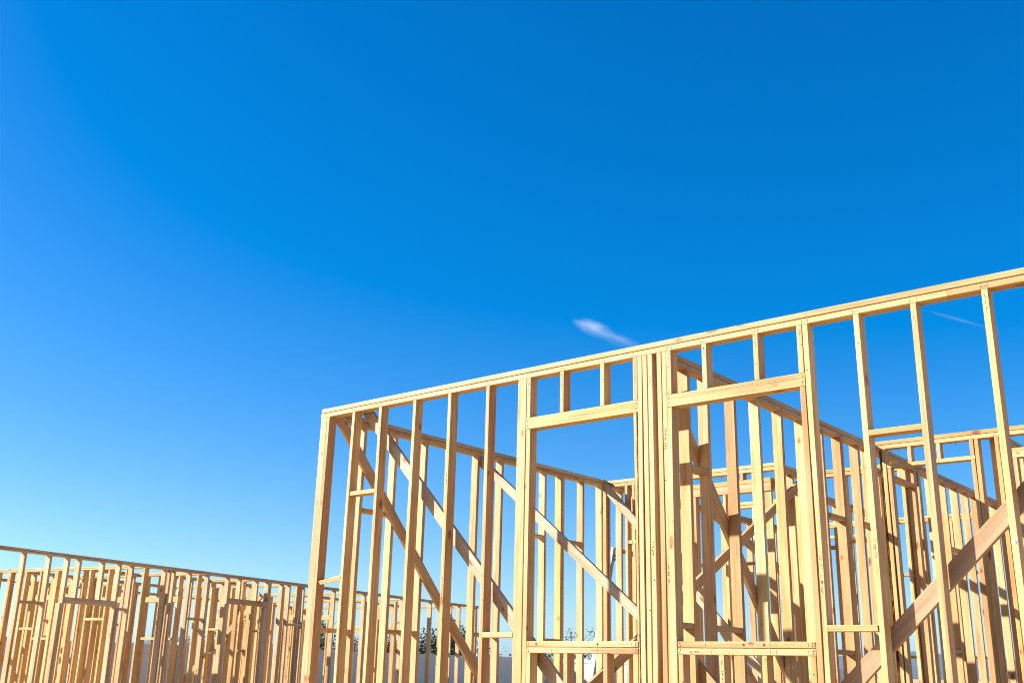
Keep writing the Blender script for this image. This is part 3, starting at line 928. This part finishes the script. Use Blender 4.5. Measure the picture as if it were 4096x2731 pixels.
def cloud(name, c0, c1, ry, rz, mat, label, cat):
    """an ellipsoid of vapour whose long axis joins c0 and c1 (cam right/ahead/up)"""
    a, b = cam2world(*c0), cam2world(*c1)
    bm = bmesh.new()
    bmesh.ops.create_icosphere(bm, subdivisions=3, radius=1.0)
    o = link(name, bm, mat)
    x = (b - a).normalized()
    z = Vector((0, 0, 1))
    y = z.cross(x).normalized()
    z = x.cross(y)
    R = Matrix((x, y, z)).transposed().to_4x4()
    o.matrix_world = Matrix.Translation((a + b) / 2) @ R @ Matrix.Diagonal(((b - a).length / 2, ry, rz, 1))
    if label:
        tag(o, label, cat)
    return o


D = 1500
cl = cloud('cloud', (0.0545 * D, 0.947 * D, 0.3235 * D), (0.0990 * D, 0.950 * D, 0.3060 * D), 15, 14, cloud_mat('cloud_vapour', 0.017, 1.5), 'small white wisp of cloud low above the front top plate', 'cloud')
cl2 = cloud('cloud_puff', (0.064 * D, 0.950 * D, 0.3190 * D), (0.136 * D, 0.955 * D, 0.2910 * D), 12, 11, cloud_mat('cloud_tail_vapour', 0.010, 1.8), None, None)
mw = cl2.matrix_world.copy()
cl2.parent = cl
cl2.matrix_parent_inverse = cl.matrix_world.inverted()
cl2.matrix_world = mw
cloud('contrail', (0.385 * D, 0.942 * D, 0.341 * D), (0.470 * D, 0.949 * D, 0.3185 * D), 5, 4.5, cloud_mat('trail_vapour', 0.008, 1.6), 'faint thin contrail streak between two right-hand studs', 'contrail')

# ------------------------------------------------------------------ air: one even box of faint haze round everything but the clouds
HZ = bpy.data.materials.new('thin_haze')
HZ.use_nodes = True
HZ.node_tree.nodes.clear()
ho = N(HZ.node_tree, 'ShaderNodeOutputMaterial')
hv = N(HZ.node_tree, 'ShaderNodeVolumePrincipled')
hv.inputs['Color'].default_value = (0.06, 0.32, 1.0, 1)
hv.inputs['Density'].default_value = 0.00002
HZ.node_tree.links.new(hv.outputs[0], ho.inputs['Volume'])
bm = bmesh.new()
box(bm, -9600, 9600, -9600, 9600, -4, 262)
hz = link('haze', bm, HZ)
hz['kind'] = 'stuff'

# ------------------------------------------------------------------ light
sun_dir = Vector((-1.42, -1.0, 0.957)).normalized()
sd = bpy.data.lights.new('sun', 'SUN')
sd.energy = 4.9
sd.angle = math.radians(0.53)
sd.color = (1.0, 0.93, 0.82)
so = bpy.data.objects.new('sun', sd)
C.objects.link(so)
so.rotation_euler = (-sun_dir).to_track_quat('-Z', 'Y').to_euler()
so.location = (-20, -20, 30)

w = bpy.data.worlds.new('World')
S.world = w
w.use_nodes = True
nt = w.node_tree
bg = nt.nodes['Background']
sky = N(nt, 'ShaderNodeTexSky')
sky.sky_type = 'NISHITA'
sky.sun_disc = False
sky.sun_elevation = math.asin(sun_dir.z)
sky.sun_rotation = math.atan2(sun_dir.x, sun_dir.y)
sky.altitude = 300
sky.air_density = 1.0
sky.dust_density = 0.8
sky.ozone_density = 5.5
hs = N(nt, 'ShaderNodeHueSaturation')
hs.inputs['Saturation'].default_value = 1.365
hs.inputs['Hue'].default_value = 0.508
nt.links.new(sky.outputs[0], hs.inputs['Color'])
gm = N(nt, 'ShaderNodeGamma')
gm.inputs['Gamma'].default_value = 0.85
nt.links.new(hs.outputs[0], gm.inputs['Color'])
sp = N(nt, 'ShaderNodeSeparateColor')
cb = N(nt, 'ShaderNodeCombineColor')
nt.links.new(gm.outputs[0], sp.inputs[0])
pw = N(nt, 'ShaderNodeMath', operation='POWER')
pw.inputs[1].default_value = 1.09
nt.links.new(sp.outputs[1], pw.inputs[0])
ml = N(nt, 'ShaderNodeMath', operation='MULTIPLY')
ml.inputs[1].default_value = 0.945
nt.links.new(pw.outputs[0], ml.inputs[0])
nt.links.new(sp.outputs[0], cb.inputs[0])
nt.links.new(ml.outputs[0], cb.inputs[1])
nt.links.new(sp.outputs[2], cb.inputs[2])
nt.links.new(cb.outputs[0], bg.inputs['Color'])
bg.inputs['Strength'].default_value = 0.071

# ------------------------------------------------------------------ camera
cd = bpy.data.cameras.new('camera')
cd.sensor_width = 36.0
cd.lens = F_PX / 4096 * 36
cd.clip_start = 0.05
cd.clip_end = 30000
co = bpy.data.objects.new('camera', cd)
C.objects.link(co)
fw = Vector((0, math.cos(PITCH), math.sin(PITCH)))
ri = Vector((1, 0, 0))
up = ri.cross(fw)
r2 = ri * math.cos(ROLL) + up * math.sin(ROLL)
u2 = up * math.cos(ROLL) - ri * math.sin(ROLL)


def rot(v):
    return Vector((v.x * math.cos(AZ) + v.y * math.sin(AZ), -v.x * math.sin(AZ) + v.y * math.cos(AZ), v.z))


Mc = Matrix((rot(r2), rot(u2), -rot(fw))).transposed().to_4x4()
co.matrix_world = Matrix.Translation((0, 0, H)) @ Mc
cd.dof.use_dof = True
cd.dof.focus_distance = 8.5
cd.dof.aperture_fstop = 5.6
S.camera = co

S.view_settings.view_transform = 'Standard'
S.view_settings.look = 'None'
S.view_settings.exposure = 1.8
S.view_settings.gamma = 1.0
S.cycles.filter_width = 1.1
S.cycles.max_bounces = 10
S.cycles.diffuse_bounces = 5
S.cycles.volume_bounces = 1
S.cycles.volume_step_rate = 4.0
